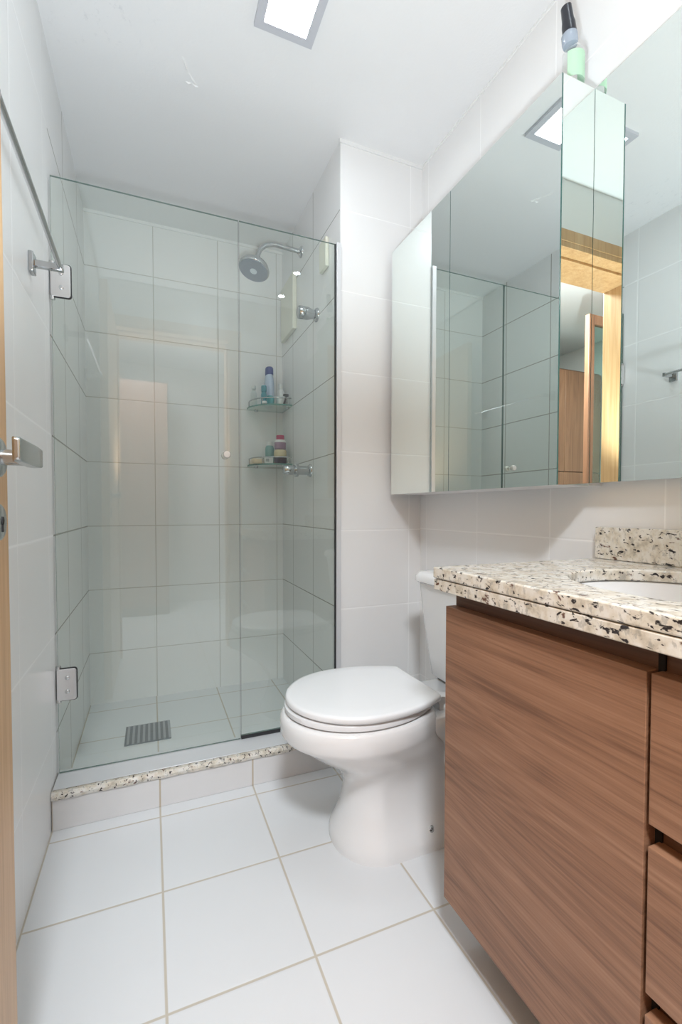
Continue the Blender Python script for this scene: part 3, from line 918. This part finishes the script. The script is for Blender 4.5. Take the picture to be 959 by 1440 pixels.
# ------------------------------------------------------------------ toilet
TC = 1.240
tl = tag(empty('toilet', (0.72, TC, 0)), 'white close coupled toilet with closed lid between vanity and shower', 'toilet')
def egg(xf, xm, xb, wd, z, k=0.3, n=24, m=12, rc=0.03):
    """plan of a toilet bowl: round front, sides drawing in to a straight back with rounded corners"""
    half = []
    for i in range(n + 1):
        a = math.pi / 2 * i / n
        half.append((xm - (xm - xf) * math.cos(a), wd * math.sin(a)))
    for i in range(1, m + 1):
        t_ = i / m
        half.append((xm + (xb - rc - xm) * t_, wd * (1 - k * (t_ ** 2.2))))
    wb = half[-1][1]
    for i in range(1, 7):
        a = math.pi / 2 * i / 6
        half.append((xb - rc + rc * math.sin(a), wb - rc * 0.35 * math.sin(a) - rc * (1 - math.cos(a))))
    out = [(x, TC + y, z) for x, y in half]
    out += [(x, TC - y, z) for x, y in reversed(half[1:])]
    return out
bm = BM()
loft(bm, [egg(0.470, 0.60, 1.00, 0.145, 0.000, .05), egg(0.470, 0.60, 1.00, 0.145, 0.020, .05), egg(0.475, 0.60, 1.00, 0.140, 0.036, .05),
          egg(0.487, 0.60, 0.99, 0.126, 0.058, .22), egg(0.500, 0.60, 0.98, 0.108, 0.095, .38), egg(0.510, 0.60, 0.96, 0.099, 0.145, .42),
          egg(0.507, 0.60, 0.94, 0.099, 0.180, .42), egg(0.490, 0.60, 0.90, 0.107, 0.212, .38), egg(0.452, 0.58, 0.86, 0.126, 0.246, .32),
          egg(0.408, 0.56, 0.81, 0.151, 0.276, .28), egg(0.372, 0.55, 0.77, 0.169, 0.302, .25), egg(0.349, 0.54, 0.755, 0.178, 0.319, .25),
          egg(0.331, 0.54, 0.75, 0.1855, 0.330, .26), egg(0.323, 0.54, 0.748, 0.190, 0.342, .26),
          egg(0.322, 0.54, 0.747, 0.191, 0.368, .26), egg(0.325, 0.54, 0.745, 0.189, 0.384, .26), egg(0.333, 0.54, 0.74, 0.183, 0.392, .26), egg(0.345, 0.54, 0.73, 0.172, 0.394, .26)])
# rear deck that carries the tank
loft(bm, [rrect(0.78, 1.02, TC - 0.095, TC + 0.095, 0.04, 0.20), rrect(0.72, 1.03, TC - 0.115, TC + 0.115, 0.04, 0.30),
          rrect(0.70, 1.035, TC - 0.135, TC + 0.135, 0.04, 0.340), rrect(0.70, 1.035, TC - 0.135, TC + 0.135, 0.04, 0.366), rrect(0.705, 1.03, TC - 0.13, TC + 0.13, 0.036, 0.372)])
obj('bowl', bm, M['ceramic'], tl, True)
bm = BM()
loft(bm, [egg(0.343, 0.54, 0.735, 0.177, 0.3955, .28), egg(0.336, 0.54, 0.738, 0.183, 0.400, .28), egg(0.336, 0.54, 0.738, 0.183, 0.4115, .28), egg(0.341, 0.54, 0.735, 0.179, 0.4155, .28)])
obj('seat', bm, M['seat_plastic'], tl, True)
bm = BM()
loft(bm, [egg(0.345, 0.54, 0.749, 0.187, 0.4185, .28, rc=.012), egg(0.339, 0.54, 0.752, 0.192, 0.423, .28, rc=.012), egg(0.339, 0.54, 0.752, 0.192, 0.432, .28, rc=.012),
          egg(0.343, 0.54, 0.749, 0.189, 0.4365, .28, rc=.012), egg(0.352, 0.54, 0.742, 0.182, 0.4385, .28, rc=.012), egg(0.40, 0.54, 0.72, 0.145, 0.440, .28, rc=.012), egg(0.48, 0.54, 0.63, 0.07, 0.4405, .28, rc=.012)])
obj('lid', bm, M['seat_plastic'], tl, True)
for s_ in (-1, 1):
    bm = BM(); tube(bm, [(0.775, TC + s_ * 0.10, 0.402), (0.775, TC + s_ * 0.05, 0.402)], 0.013, 18)
    box(bm, 0.768, 0.782, TC + s_ * 0.075 - 0.02, TC + s_ * 0.075 + 0.02, 0.373, 0.400)
    obj('hinge', bm, M['seat_plastic'], tl, True)
bm = BM()
def tk(x0, hw, z, r=0.035): return rrect(x0, 1.036, TC - hw, TC + hw, r, z)
loft(bm, [tk(0.912, 0.160, 0.372), tk(0.898, 0.174, 0.385), tk(0.890, 0.180, 0.45), tk(0.875, 0.192, 0.58), tk(0.863, 0.200, 0.705)])
obj('tank', bm, M['ceramic'], tl, True)
bm = BM()
loft(bm, [tk(0.858, 0.204, 0.706), tk(0.850, 0.212, 0.711, 0.04), tk(0.850, 0.212, 0.728, 0.04), tk(0.860, 0.202, 0.742, 0.04), tk(0.89, 0.17, 0.748, 0.04)])
lidt = obj('tank_lid', bm, M['ceramic'], tl, True)
bm = BM(); lathe(bm, [(0.022, 0), (0.022, 0.005), (0.019, 0.007), (0, 0.007)], (0.955, TC, 0.7475), (0, 0, 1), 24)
obj('flush_button', bm, M['chrome'], tl, True)
for s_ in (-1, 1):
    bm = BM(); lathe(bm, [(0.010, -0.01), (0.010, 0.004), (0.0085, 0.006), (0.0055, 0.006), (0.0055, 0.014), (0, 0.0155)], (0.722, TC + s_ * 0.122, 0.049), (0, s_ * 0.55, 0.84), 18)
    obj('floor_bolt', bm, M['brushed'], tl, True)
